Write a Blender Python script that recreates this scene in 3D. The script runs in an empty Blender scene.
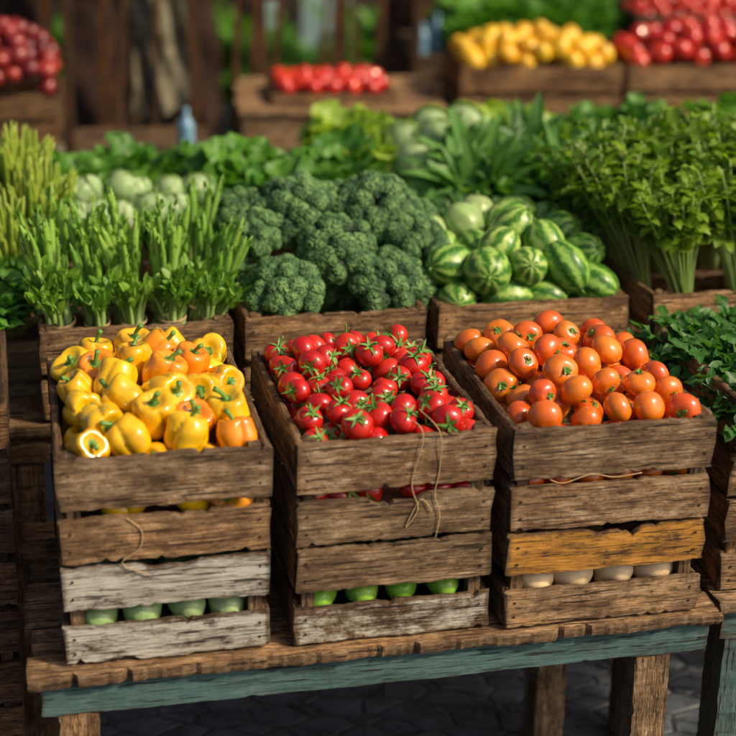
import bpy, bmesh, math, random
import numpy as np
from mathutils import Vector, Matrix, Quaternion

random.seed(7)
RNG = np.random.default_rng(11)
T0 = 0.78          # height of the front table top above the ground
sc = bpy.context.scene
COL = sc.collection

# ------------------------------------------------------------------ helpers
class MB:
    def __init__(s):
        s.v = []; s.f = []; s.n = 0; s.a = {}
    def add(s, v, faces, **at):
        v = np.asarray(v, float)
        for fa in faces:
            fa = np.asarray(fa) + s.n
            s.f.extend(fa.tolist())
        s.v.append(v); s.n += len(v)
        for k, x in at.items():
            x = np.asarray(x, float)
            if x.ndim == 1 and k != 'edge':
                x = np.tile(x, (len(v), 1))
            s.a.setdefault(k, []).append(x)
    def build(s, name, mat, smooth=False):
        me = bpy.data.meshes.new(name)
        V = np.concatenate(s.v)
        me.from_pydata(V.tolist(), [], s.f)
        for k, xs in s.a.items():
            X = np.concatenate(xs)
            if k == 'edge':
                a = me.attributes.new(k, 'FLOAT', 'POINT'); a.data.foreach_set('value', X.ravel().astype(np.float32))
            elif k == 'grain':
                a = me.attributes.new(k, 'FLOAT_VECTOR', 'POINT'); a.data.foreach_set('vector', X.ravel().astype(np.float32))
            else:
                a = me.attributes.new(k, 'FLOAT_COLOR', 'POINT'); a.data.foreach_set('color', X.ravel().astype(np.float32))
        if smooth:
            me.polygons.foreach_set('use_smooth', [True] * len(me.polygons))
        me.materials.append(mat)
        me.update()
        return me

def obj(name, me, loc=(0, 0, 0), rot=None, scale=1.0, parent=None, label=None, cat=None, group=None, kind=None):
    o = bpy.data.objects.new(name, me)
    COL.objects.link(o)
    if parent is not None:
        o.parent = parent
    o.location = loc
    if rot is not None:
        if isinstance(rot, Quaternion):
            o.rotation_mode = 'QUATERNION'; o.rotation_quaternion = rot
        else:
            o.rotation_euler = rot
    o.scale = (scale,) * 3 if not hasattr(scale, '__len__') else scale
    if label: o['label'] = label
    if cat: o['category'] = cat
    if group: o['group'] = group
    if kind: o['kind'] = kind
    return o

def nrm(a):
    a = np.asarray(a, float)
    return a / (np.linalg.norm(a, axis=-1, keepdims=True) + 1e-12)

def n1(s, rng, base=25.0):
    r = np.zeros_like(s)
    for k, am in ((1, 1.0), (2.6, .6), (6.1, .45), (13., .35)):
        r += am * np.sin(s * base * k * rng.uniform(.8, 1.2) + rng.uniform(0, 6.28))
    return r

PROF = np.array([(-1, .5, 1), (-.95, 1, .7), (-.86, 1, 0), (0, 1, 0), (.86, 1, 0), (.95, 1, .7), (1, .5, 1),
                 (1, -.5, 1), (.95, -1, .7), (0, -1, 0), (-.95, -1, .7), (-1, -.5, 1)])
def slat(mb, o, ax, ay, az, L, W, T, tint=(1, 1, 1), paint=(1, 1, 1, 0), amp=.0022, notch=0, rng=RNG, step=.010):
    ax, ay, az = map(np.array, (ax, ay, az))
    n = max(4, int(L / step))
    s = np.linspace(-.5, .5, n + 1) * L
    k = len(PROF)
    ch = amp / .002
    wt = W / 2 + n1(s, rng) * amp * .6; wb = W / 2 + n1(s, rng) * amp * .6
    wt = wt - (rng.random(n + 1) < .10) * rng.uniform(0, .006, n + 1) * ch
    wb = wb - (rng.random(n + 1) < .10) * rng.uniform(0, .006, n + 1) * ch
    if notch:
        q = (s - rng.uniform(-.02, .02)) / .055
        wt = wt - notch * np.exp(-q ** 6) * (1 - .45 * np.exp(-(q / .5) ** 2))
    tt = T / 2 * (1 + n1(s, rng) * .03)
    bow = n1(s, rng, 5) * .0012 if L > .15 else s * 0
    P, Q, E = PROF[:, 0], PROF[:, 1], PROF[:, 2]
    wid = np.where(P[None] > 0, wt[:, None] * P[None], wb[:, None] * P[None])
    th = tt[:, None] * Q[None] + bow[:, None]
    ss = np.repeat(s[:, None], k, 1)
    eo = min(.005, L * .02)
    ss[0] += rng.uniform(-eo, eo, k); ss[-1] += rng.uniform(-eo, eo, k)
    V = np.array(o)[None, None] + ss[..., None] * ax + wid[..., None] * ay + th[..., None] * az
    E2 = np.repeat(E[None], n + 1, 0).copy(); E2[0] = 1; E2[-1] = 1
    off = rng.uniform(-50, 50, 3)
    G = np.stack([ss + off[0], wid + off[1], th + off[2]], -1)
    i = np.arange(n)[:, None]; j = np.arange(k)[None]; j2 = (j + 1) % k
    F = np.stack([i * k + j, i * k + j2, (i + 1) * k + j2, (i + 1) * k + j], -1).reshape(-1, 4)
    caps = [np.arange(k)[::-1][None], (n * k + np.arange(k))[None]]
    tv = rng.uniform(.74, 1.18); hue = rng.uniform(-.04, .08)
    tc = (tint[0] * tv * (1 + hue), tint[1] * tv, tint[2] * tv * (1 - hue), 1)
    mb.add(V.reshape(-1, 3), [F] + caps, grain=G.reshape(-1, 3), tint=tc, paint=paint, edge=E2.ravel())

def nail(mb, p, az, ax, ay, r=.0028):
    ax, ay, az = map(np.array, (ax, ay, az)); a = np.linspace(0, 2 * math.pi, 7)[:-1]
    ring = np.array(p) + r * (np.cos(a)[:, None] * ax + np.sin(a)[:, None] * ay)
    V = np.concatenate([ring, ring + az * .0022])
    F = [[i, (i + 1) % 6, (i + 1) % 6 + 6, i + 6] for i in range(6)]
    mb.add(V, [F, [[6, 7, 8, 9, 10, 11]]], grain=(0, 0, 0), tint=(.12, .1, .09, 1), paint=(1, 1, 1, 0), edge=np.ones(12))

def tube(mb, pts, rad, k=6, ucol=None, **at):
    pts = np.asarray(pts, float); n = len(pts)
    rad = np.broadcast_to(rad, (n,))
    t = nrm(np.gradient(pts, axis=0))
    ref = np.array([.31, .17, .93]) if abs(t[:, 2]).mean() < .8 else np.array([.9, .4, .1])
    a = nrm(np.cross(t, ref)); b = np.cross(t, a)
    th = np.linspace(0, 2 * math.pi, k + 1)[:-1]
    V = pts[:, None] + rad[:, None, None] * (np.cos(th)[None, :, None] * a[:, None] + np.sin(th)[None, :, None] * b[:, None])
    if ucol is not None:
        C = np.zeros((n, k, 4)); C[..., 0] = ucol; C[..., 1] = .9; C[..., 2] = np.linspace(0, 1, n)[:, None]; C[..., 3] = 1
        at['lf'] = C.reshape(-1, 4)
    i = np.arange(n - 1)[:, None]; j = np.arange(k)[None]; j2 = (j + 1) % k
    F = np.stack([i * k + j, i * k + j2, (i + 1) * k + j2, (i + 1) * k + j], -1).reshape(-1, 4)
    mb.add(V.reshape(-1, 3), [F, np.arange(k)[::-1][None], ((n - 1) * k + np.arange(k))[None]], **at)

def rev(nu, nv, fn):
    u = np.linspace(0, 1, nu + 1)[1:-1]; th = np.linspace(0, 2 * math.pi, nv + 1)[:-1]
    U, TH = np.meshgrid(u, th, indexing='ij')
    body = fn(U, TH).reshape(-1, 3)
    top = fn(np.full((1, nv), 0.0), th[None]).reshape(-1, 3).mean(0); bot = fn(np.full((1, nv), 1.0), th[None]).reshape(-1, 3).mean(0)
    V = np.concatenate([body, [top], [bot]]); m = nu - 1
    i = np.arange(m - 1)[:, None]; j = np.arange(nv)[None]; j2 = (j + 1) % nv
    F = np.stack([i * nv + j, (i + 1) * nv + j, (i + 1) * nv + j2, i * nv + j2], -1).reshape(-1, 4)
    a = np.arange(nv); b = (a + 1) % nv
    F1 = np.stack([a, b, np.full(nv, m * nv)], -1); F2 = np.stack([(m - 1) * nv + b, (m - 1) * nv + a, np.full(nv, m * nv + 1)], -1)
    return V, [F, F1, F2]

def leaves(mb, B, D, N, L, W, droop, ruff=0., fold=.25, shape='oval', var=None, nl=5, nw=4, rng=RNG):
    B = np.atleast_2d(B); n = len(B); D = nrm(D); S = nrm(np.cross(D, N)); N = np.cross(S, D)
    L = np.broadcast_to(L, (n,)); W = np.broadcast_to(W, (n,)); droop = np.broadcast_to(droop, (n,)) + 1e-3
    var = rng.random(n) if var is None else np.broadcast_to(var, (n,))
    u = np.linspace(0, 1, nl + 1); v = np.linspace(-1, 1, nw + 1)
    if shape == 'oval': w = np.sin(math.pi * u ** .8) ** .8
    elif shape == 'lance': w = np.sin(math.pi * (u * .93 + .05) ** .6) ** .9
    elif shape == 'broad': w = np.clip(np.sin(math.pi * (u * .97) ** 1.3), 0, 1) ** .6
    else: w = np.sin(math.pi * u)
    w = np.clip(np.nan_to_num(w), .04, 1)
    ph = droop[:, None] * u[None]
    X = L[:, None] * np.sin(ph) / droop[:, None]; Z = -L[:, None] * (1 - np.cos(ph)) / droop[:, None]
    Nu = D[:, None] * np.sin(ph)[..., None] + N[:, None] * np.cos(ph)[..., None]
    P = B[:, None] + D[:, None] * X[..., None] + N[:, None] * Z[..., None]
    hw = W[:, None] / 2 * w[None]
    phs = rng.uniform(0, 6.28, (n, 1, 1)); fr = rng.uniform(9, 15, (n, 1, 1))
    off = hw[..., None] * (fold * v ** 2 + ruff * np.abs(v) * np.sin(fr * u[None, :, None] + phs + 2.1 * np.sign(v)))
    V = P[:, :, None] + S[:, None, None] * (hw[..., None] * v)[..., None] + Nu[:, :, None] * off[..., None]
    m = (nl + 1) * (nw + 1)
    i = np.arange(nl)[:, None]; j = np.arange(nw)[None]
    F = np.stack([i * (nw + 1) + j, i * (nw + 1) + j + 1, (i + 1) * (nw + 1) + j + 1, (i + 1) * (nw + 1) + j], -1).reshape(-1, 4)
    F = (F[None] + (np.arange(n) * m)[:, None, None]).reshape(-1, 4)
    C = np.zeros((n, nl + 1, nw + 1, 4)); C[..., 0] = var[:, None, None]; C[..., 1] = np.abs(v); C[..., 2] = u[None, :, None] * .5 + .5; C[..., 3] = 1
    mb.add(V.reshape(-1, 3), [F], lf=C.reshape(-1, 4))

# ------------------------------------------------------------------ materials
def newmat(name):
    m = bpy.data.materials.new(name); m.use_nodes = True
    nt = m.node_tree; nt.nodes.clear()
    out = nt.nodes.new('ShaderNodeOutputMaterial'); b = nt.nodes.new('ShaderNodeBsdfPrincipled')
    nt.links.new(b.outputs[0], out.inputs[0])
    return m, nt, b, out
def N(nt, t, **k):
    n = nt.nodes.new(t)
    for a, v in k.items(): setattr(n, a, v)
    return n
def ramp(nt, src, stops):
    r = nt.nodes.new('ShaderNodeValToRGB'); e = r.color_ramp.elements
    while len(e) < len(stops): e.new(.5)
    for x, (p, c) in zip(e, stops):
        x.position = p; x.color = c if len(c) == 4 else (*c, 1)
    nt.links.new(src, r.inputs[0]); return r
def mixc(nt, fac, a, b, mode='MIX'):
    m = nt.nodes.new('ShaderNodeMix'); m.data_type = 'RGBA'; m.blend_type = mode
    for s, x in ((m.inputs[0], fac), (m.inputs[6], a), (m.inputs[7], b)):
        if isinstance(x, bpy.types.NodeSocket): nt.links.new(x, s)
        else: s.default_value = x if not (isinstance(x, tuple) and len(x) == 3) else (*x, 1)
    return m.outputs[2]
def math_(nt, op, a, b=0.0, c=None, clamp=False):
    m = nt.nodes.new('ShaderNodeMath'); m.operation = op; m.use_clamp = clamp
    for s, x in zip(m.inputs, (a, b, c)):
        if x is None: continue
        if isinstance(x, bpy.types.NodeSocket): nt.links.new(x, s)
        else: s.default_value = x
    return m.outputs[0]
def noise(nt, vec, scale, detail=3, rough=.6, mapscale=None):
    if mapscale:
        mp = nt.nodes.new('ShaderNodeMapping'); mp.inputs['Scale'].default_value = mapscale
        nt.links.new(vec, mp.inputs[0]); vec = mp.outputs[0]
    n = nt.nodes.new('ShaderNodeTexNoise'); n.inputs['Scale'].default_value = scale
    n.inputs['Detail'].default_value = detail; n.inputs['Roughness'].default_value = rough
    nt.links.new(vec, n.inputs[0]); return n.outputs[0]
def bump(nt, h, b, strength=.5, dist=.002):
    bp = nt.nodes.new('ShaderNodeBump'); bp.inputs['Strength'].default_value = strength; bp.inputs['Distance'].default_value = dist
    nt.links.new(h, bp.inputs['Height']); nt.links.new(bp.outputs[0], b.inputs['Normal'])

def wood_mat(name, gain=1.0):
    m, nt, b, out = newmat(name)
    g = N(nt, 'ShaderNodeAttribute', attribute_name='grain').outputs['Vector']
    tint = N(nt, 'ShaderNodeAttribute', attribute_name='tint').outputs['Color']
    pa = N(nt, 'ShaderNodeAttribute', attribute_name='paint')
    edge = N(nt, 'ShaderNodeAttribute', attribute_name='edge').outputs['Fac']
    fine = noise(nt, g, 1, 4, .78, (14, 300, 300))
    mid = noise(nt, g, 1, 4, .65, (5, 42, 42))
    crack = noise(nt, g, 1, 2, .5, (6, 150, 150))
    scr = noise(nt, g, 1, 6, .85, (32, 60, 60))
    big = noise(nt, g, 1, 2, .6, (7, 11, 11))
    x = math_(nt, 'ADD', math_(nt, 'MULTIPLY', fine, .6), math_(nt, 'MULTIPLY', mid, .4))
    k = gain
    c = ramp(nt, x, [(.38, (.066 * k, .036 * k, .018 * k)), (.46, (.235 * k, .138 * k, .070 * k)), (.53, (.41 * k, .262 * k, .145 * k)), (.63, (.63 * k, .465 * k, .30 * k))]).outputs[0]
    dirt = ramp(nt, scr, [(.36, (.24, .22, .20)), (.46, (.80, .79, .77)), (.55, (1.06, 1.06, 1.06)), (.66, (1.75, 1.72, 1.65))]).outputs[0]
    c = mixc(nt, 1.0, c, dirt, 'MULTIPLY')
    c = mixc(nt, 1.0, c, ramp(nt, big, [(.34, (.55, .50, .46)), (.5, (1, 1, 1)), (.66, (1.25, 1.18, 1.05))]).outputs[0], 'MULTIPLY')
    c = mixc(nt, 1.0, c, tint, 'MULTIPLY')
    rub = math_(nt, 'ADD', math_(nt, 'MULTIPLY', scr, .55), math_(nt, 'ADD', math_(nt, 'MULTIPLY', mid, .22), math_(nt, 'MULTIPLY', fine, .20)))
    rub = math_(nt, 'ADD', rub, math_(nt, 'MULTIPLY', big, .25))
    th = math_(nt, 'SUBTRACT', .93, math_(nt, 'MULTIPLY', pa.outputs['Alpha'], .5))
    th = math_(nt, 'ADD', th, math_(nt, 'MULTIPLY', edge, .08))
    mask = math_(nt, 'MULTIPLY', math_(nt, 'SUBTRACT', rub, th), 10, clamp=True)
    mask = math_(nt, 'MULTIPLY', mask, math_(nt, 'GREATER_THAN', pa.outputs['Alpha'], .01))
    pc = mixc(nt, 1.0, pa.outputs['Color'], ramp(nt, x, [(.40, (.42, .38, .32)), (.56, (1.08, 1.08, 1.08))]).outputs[0], 'MULTIPLY')
    c = mixc(nt, math_(nt, 'MULTIPLY', mask, .88), c, pc)
    cm = ramp(nt, crack, [(.34, (1, 1, 1)), (.38, (0, 0, 0))]).outputs[0]
    c = mixc(nt, math_(nt, 'MULTIPLY', cm, .88), c, (.022, .013, .008))
    ed = math_(nt, 'MULTIPLY', math_(nt, 'MULTIPLY', edge, math_(nt, 'MULTIPLY', scr, 1.3)), .75, clamp=True)
    c = mixc(nt, ed, c, (.05, .032, .020))
    nt.links.new(c, b.inputs['Base Color']); b.inputs['Roughness'].default_value = .7
    b.inputs['Specular IOR Level'].default_value = .3
    h = math_(nt, 'ADD', math_(nt, 'ADD', x, math_(nt, 'MULTIPLY', scr, .5)), math_(nt, 'MULTIPLY', cm, -.6))
    h = math_(nt, 'ADD', h, math_(nt, 'MULTIPLY', mask, .10))
    bump(nt, h, b, 1.0, .007)
    return m
WOOD = wood_mat('weathered_wood', 1.0)
DWOOD = wood_mat('dark_old_wood', .38)

def fruit_mat(name, c1, c2, rough=.16, coat=.5, spots=None, top=None):
    m, nt, b, out = newmat(name)
    oi = N(nt, 'ShaderNodeObjectInfo').outputs['Random']
    tc = N(nt, 'ShaderNodeTexCoord').outputs['Object']
    c = mixc(nt, oi, c1, c2)
    n = noise(nt, tc, 24, 3, .6)
    c = mixc(nt, 1.0, c, ramp(nt, n, [(.3, (.72, .68, .68)), (.65, (1.1, 1.1, 1.1))]).outputs[0], 'MULTIPLY')
    if top:
        z = N(nt, 'ShaderNodeSeparateXYZ'); nt.links.new(tc, z.inputs[0])
        f = math_(nt, 'ADD', math_(nt, 'MULTIPLY', z.outputs[2], top[1]), math_(nt, 'MULTIPLY', n, .5))
        f = math_(nt, 'MULTIPLY', math_(nt, 'SUBTRACT', f, top[2]), 2.5, clamp=True)
        c = mixc(nt, math_(nt, 'MULTIPLY', f, .6), c, top[0])
    if spots:
        sp = noise(nt, tc, 170, 1, .5)
        c = mixc(nt, math_(nt, 'MULTIPLY', math_(nt, 'SUBTRACT', sp, .64), 4, clamp=True), c, spots)
    nt.links.new(c, b.inputs['Base Color'])
    nt.links.new(ramp(nt, n, [(.3, (rough * .8,) * 3), (.7, (rough * 1.8,) * 3)]).outputs[0], b.inputs['Roughness'])
    b.inputs['Coat Weight'].default_value = coat; b.inputs['Coat Roughness'].default_value = .10
    bump(nt, n, b, .1, .004)
    return m
M_YEL = fruit_mat('yellow_pepper_skin', (.86, .54, .006), (.84, .42, .005), rough=.12, coat=.7)
M_ORP = fruit_mat('orange_pepper_skin', (.84, .25, .008), (.86, .34, .008), rough=.12, coat=.7)
M_RED = fruit_mat('red_tomato_skin', (.50, .008, .006), (.66, .030, .008), rough=.13, top=((.72, .10, .015), 14, .55))
M_ORT = fruit_mat('orange_tomato_skin', (.72, .085, .008), (.84, .24, .012), rough=.13, coat=.7, top=((.86, .36, .03), 10, .48))
M_LEM = fruit_mat('lemon_skin', (.88, .58, .02), (.86, .44, .015), rough=.3, coat=.2)
M_DRD = fruit_mat('plum_skin', (.14, .010, .02), (.38, .03, .02), rough=.3)
M_CUC = fruit_mat('pale_squash_skin', (.36, .58, .22), (.54, .72, .34), rough=.3, coat=.2, spots=(.75, .82, .55))
M_ZUC = fruit_mat('zucchini_skin', (.18, .50, .03), (.36, .68, .08), rough=.3, coat=.2, spots=(.5, .7, .2))
M_TUR = fruit_mat('turnip_skin', (.92, .76, .48), (.90, .66, .38), rough=.35, coat=.1)
M_PMEL = fruit_mat('pale_melon_skin', (.28, .44, .14), (.42, .56, .22), rough=.35, coat=.1, spots=(.55, .66, .30))

def leaf_mat(name, c1, c2, rib, trans=.3, rough=.42, ribk=.5, base=None):
    m, nt, b, out = newmat(name)
    a = N(nt, 'ShaderNodeAttribute', attribute_name='lf')
    s = N(nt, 'ShaderNodeSeparateColor'); nt.links.new(a.outputs['Color'], s.inputs[0])
    tc = N(nt, 'ShaderNodeTexCoord').outputs['Object']
    oi = N(nt, 'ShaderNodeObjectInfo').outputs['Random']
    nz = noise(nt, tc, 45, 3, .65)
    f = math_(nt, 'ADD', math_(nt, 'MULTIPLY', s.outputs[0], .7), math_(nt, 'MULTIPLY', nz, .4))
    f = math_(nt, 'ADD', f, math_(nt, 'MULTIPLY', math_(nt, 'SUBTRACT', oi, .5), .6), clamp=True)
    c = mixc(nt, f, c1, c2)
    r = math_(nt, 'POWER', math_(nt, 'SUBTRACT', 1.0, s.outputs[1], clamp=True), 4.0)
    c = mixc(nt, math_(nt, 'MULTIPLY', r, ribk), c, rib)
    if base:
        c = mixc(nt, math_(nt, 'POWER', math_(nt, 'SUBTRACT', 1.0, s.outputs[2], clamp=True), 1.6), c, base)
    nt.links.new(c, b.inputs['Base Color']); b.inputs['Roughness'].default_value = rough
    b.inputs['Specular IOR Level'].default_value = .35
    bump(nt, nz, b, .4, .006)
    if trans > 0:
        t = N(nt, 'ShaderNodeBsdfTranslucent'); ms = N(nt, 'ShaderNodeMixShader'); ms.inputs[0].default_value = trans
        c2n = mixc(nt, 1.0, c, (1.6, 1.7, .5), 'MULTIPLY')
        nt.links.new(c2n, t.inputs[0]); nt.links.new(b.outputs[0], ms.inputs[1]); nt.links.new(t.outputs[0], ms.inputs[2]); nt.links.new(ms.outputs[0], out.inputs[0])
    return m
M_CALYX = leaf_mat('calyx_green', (.07, .20, .03), (.16, .32, .06), (.3, .42, .12), 0)
M_HERB = leaf_mat('herb_leaf', (.055, .16, .012), (.24, .38, .025), (.32, .46, .08), .36)
M_STALK = leaf_mat('pale_stalk', (.26, .42, .09), (.44, .56, .18), (.36, .5, .16), 0)
M_SPIN = leaf_mat('dark_leaf', (.018, .085, .012), (.055, .18, .025), (.14, .28, .07))
M_LONG = leaf_mat('long_leaf', (.035, .14, .025), (.12, .30, .05), (.28, .44, .14))
M_MID = leaf_mat('green_leaf', (.03, .14, .012), (.12, .30, .03), (.2, .36, .09))
M_LETT = leaf_mat('lettuce_leaf', (.15, .30, .02), (.36, .50, .06), (.45, .56, .2))
M_PALE = leaf_mat('pale_cabbage_leaf', (.26, .42, .17), (.46, .60, .32), (.66, .74, .50), .25, ribk=.8)
M_ASP = leaf_mat('asparagus_green', (.09, .24, .022), (.22, .39, .05), (.28, .44, .09), .0, base=(.52, .62, .28))
M_ASPL = leaf_mat('asparagus_fern', (.07, .21, .022), (.24, .40, .05), (.28, .44, .09), .3)
M_BEAN = leaf_mat('bean_green', (.13, .25, .022), (.32, .41, .055), (.3, .45, .1), .0)
M_REDL = leaf_mat('beet_leaf', (.12, .03, .03), (.10, .16, .03), (.4, .04, .08), .2)

def broc_mat(name, dark, light):
    m, nt, b, out = newmat(name)
    a = N(nt, 'ShaderNodeAttribute', attribute_name='lf')
    s = N(nt, 'ShaderNodeSeparateColor'); nt.links.new(a.outputs['Color'], s.inputs[0])
    tc = N(nt, 'ShaderNodeTexCoord').outputs['Object']
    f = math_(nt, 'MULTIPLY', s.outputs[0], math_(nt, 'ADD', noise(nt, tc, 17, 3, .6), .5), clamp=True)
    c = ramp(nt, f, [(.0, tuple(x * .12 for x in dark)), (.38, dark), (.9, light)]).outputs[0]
    nt.links.new(c, b.inputs['Base Color']); b.inputs['Roughness'].default_value = .6
    bump(nt, noise(nt, tc, 480, 1, .5), b, .7, .003)
    return m
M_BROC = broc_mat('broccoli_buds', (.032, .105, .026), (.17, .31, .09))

def melon_mat():
    m, nt, b, out = newmat('striped_rind')
    tc = N(nt, 'ShaderNodeTexCoord').outputs['Object']; oi = N(nt, 'ShaderNodeObjectInfo').outputs['Random']
    z = N(nt, 'ShaderNodeSeparateXYZ'); nt.links.new(tc, z.inputs[0])
    ang = math_(nt, 'ARCTAN2', z.outputs[1], z.outputs[0])
    n = noise(nt, tc, 34, 3, .7); n2 = noise(nt, tc, 120, 3, .7)
    w = math_(nt, 'ADD', math_(nt, 'MULTIPLY', ang, 8.0), math_(nt, 'MULTIPLY', math_(nt, 'SUBTRACT', n, .5), 7.5))
    sn = math_(nt, 'SINE', w)
    sn = math_(nt, 'ADD', sn, math_(nt, 'MULTIPLY', math_(nt, 'SUBTRACT', n2, .5), 4.0))
    f = math_(nt, 'ADD', math_(nt, 'MULTIPLY', sn, .5), .5, clamp=True)
    c = ramp(nt, f, [(.05, (.045, .15, .02)), (.42, (.12, .28, .035)), (.62, (.26, .40, .08)), (.98, (.42, .54, .16))]).outputs[0]
    c = mixc(nt, 1.0, c, mixc(nt, oi, (.6, .8, .5), (1.05, 1.05, .95)), 'MULTIPLY')
    nt.links.new(c, b.inputs['Base Color']); b.inputs['Roughness'].default_value = .33
    bump(nt, n2, b, .2, .002)
    return m
M_MEL = melon_mat()

def plain_mat(name, c1, c2, scale=12, rough=.8, bstr=.4, bd=.01, mapscale=None, spec=.3):
    m, nt, b, out = newmat(name)
    tc = N(nt, 'ShaderNodeTexCoord').outputs['Object']
    n = noise(nt, tc, scale, 4, .65, mapscale)
    c = ramp(nt, n, [(.35, c1), (.68, c2)]).outputs[0]
    nt.links.new(c, b.inputs['Base Color']); b.inputs['Roughness'].default_value = rough
    b.inputs['Specular IOR Level'].default_value = spec
    bump(nt, n, b, bstr, bd); return m
M_TWINE = plain_mat('twine_fibre', (.42, .28, .13), (.68, .50, .28), 200, .9)
M_SACK = plain_mat('burlap', (.08, .07, .045), (.30, .27, .19), 14, .95)
M_BLUE = plain_mat('pale_teal_daylight', (.20, .32, .33), (.42, .56, .56), 5, .6)  # pale teal of the far daylight gaps, put into the colour
M_WALL = plain_mat('brown_plaster', (.02, .015, .012), (.07, .052, .036), 3, .9)
M_GLASS = plain_mat('blue_glass', (.14, .28, .42), (.25, .45, .6), 5, .12, spec=.6)
M_CLOTH = plain_mat('dark_cloth', (.02, .012, .010), (.07, .035, .025), 6, .95)

def ground_mat():
    m, nt, b, out = newmat('wet_paving')
    tc = N(nt, 'ShaderNodeTexCoord').outputs['Object']
    mp = N(nt, 'ShaderNodeMapping'); mp.inputs['Scale'].default_value = (1, 2.2, 1); nt.links.new(tc, mp.inputs[0])
    v = N(nt, 'ShaderNodeTexVoronoi', feature='DISTANCE_TO_EDGE'); v.inputs['Scale'].default_value = 7; nt.links.new(mp.outputs[0], v.inputs['Vector'])
    n = noise(nt, tc, 9, 5, .7)
    c = ramp(nt, n, [(.3, (.03, .038, .052)), (.7, (.12, .14, .17))]).outputs[0]
    j = ramp(nt, v.outputs[0], [(.0, (0, 0, 0)), (.07, (1, 1, 1))]).outputs[0]
    c = mixc(nt, 1.0, c, mixc(nt, j, (.3, .3, .3), (1., 1., 1.)), 'MULTIPLY')
    nt.links.new(c, b.inputs['Base Color'])
    nt.links.new(ramp(nt, n, [(.4, (.22, .22, .22)), (.65, (.7, .7, .7))]).outputs[0], b.inputs['Roughness'])
    bump(nt, math_(nt, 'ADD', math_(nt, 'MULTIPLY', j, .6), n), b, .6, .02)
    return m

# ------------------------------------------------------------------ crates and tables
X, Y, Z = np.eye(3)
def Rz(a):
    c, s = math.cos(a), math.sin(a); return np.array([[c, -s, 0], [s, c, 0], [0, 0, 1]])

def make_crate(FL, yaw, w, d, z0, h, front, label, group, floor=.06, mat=WOOD, name='wooden_crate', tint=(1, 1, 1), t=.015):
    yaw = math.radians(yaw)
    c = Rz(yaw) @ np.array([w / 2, d / 2, 0])
    loc = (FL[0] + c[0], FL[1] + c[1], T0 + z0)
    mb = MB(); nb = 4
    for i in range(nb):
        yy = -d / 2 + t + (d - 2 * t) * (i + .5) / nb
        slat(mb, (0, yy, floor), X, Y, Z, w - 2 * t - .006, (d - 2 * t) / nb - .004, .01, tint, amp=.0008, step=.05)
    root = obj(name, mb.build('crate_floor', mat), loc, (0, 0, yaw), label=label, cat='crate', group=group)
    def panel(o, ax, az, L, rows, nm):
        mb = MB()
        for (a, b_, p, nt_, ti) in rows:
            ctr = o + Z * (a + b_) / 2
            slat(mb, ctr, ax, Z, az, L * RNG.uniform(.985, 1.0), b_ - a, t, tuple(np.array(ti) * np.array(tint)), p, notch=nt_, amp=.0028)
            for sx in (-1, 1):
                for zz in (.3, .7):
                    nail(mb, ctr + ax * sx * (L / 2 - .022) + Z * ((b_ - a) * (zz - .5)) + az * (t / 2 - .0002), az, ax, Z)
        return obj(nm, mb.build(nm, mat), parent=root)
    side = [(a, b_, (p[0], p[1], p[2], p[3] * .5), 0, (.85, .8, .74)) for (a, b_, p, n_, ti) in front]
    back = [(a, b_, (1, 1, 1, 0), 0, (.9, .9, .9)) for (a, b_, p, n_, ti) in front]
    panel(np.array([0, -d / 2 + t / 2, 0]), X, -Y, w, front, 'side_panel')
    panel(np.array([0, d / 2 - t / 2, 0]), X, Y, w, back, 'side_panel')
    panel(np.array([-w / 2 + t / 2 + .001, 0, 0]), Y, -X, d - 2 * t - .002, side, 'side_panel')
    panel(np.array([w / 2 - t / 2 - .001, 0, 0]), Y, X, d - 2 * t - .002, side, 'side_panel')
    ps = .028
    for sx in (-1, 1):
        for sy in (-1, 1):
            mb = MB()
            slat(mb, (sx * (w / 2 - t - ps / 2 - .001), sy * (d / 2 - t - ps / 2 - .001), (h - .004) / 2 + .002), Z, X, Y, h - .006, ps, ps, tuple(np.array(tint) * .8), amp=.0006)
            obj('corner_post', mb.build('corner_post', mat), parent=root)
    M = Rz(yaw)
    def l2w(p):
        return M @ np.array(p) + np.array(loc)
    return root, l2w, yaw

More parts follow.
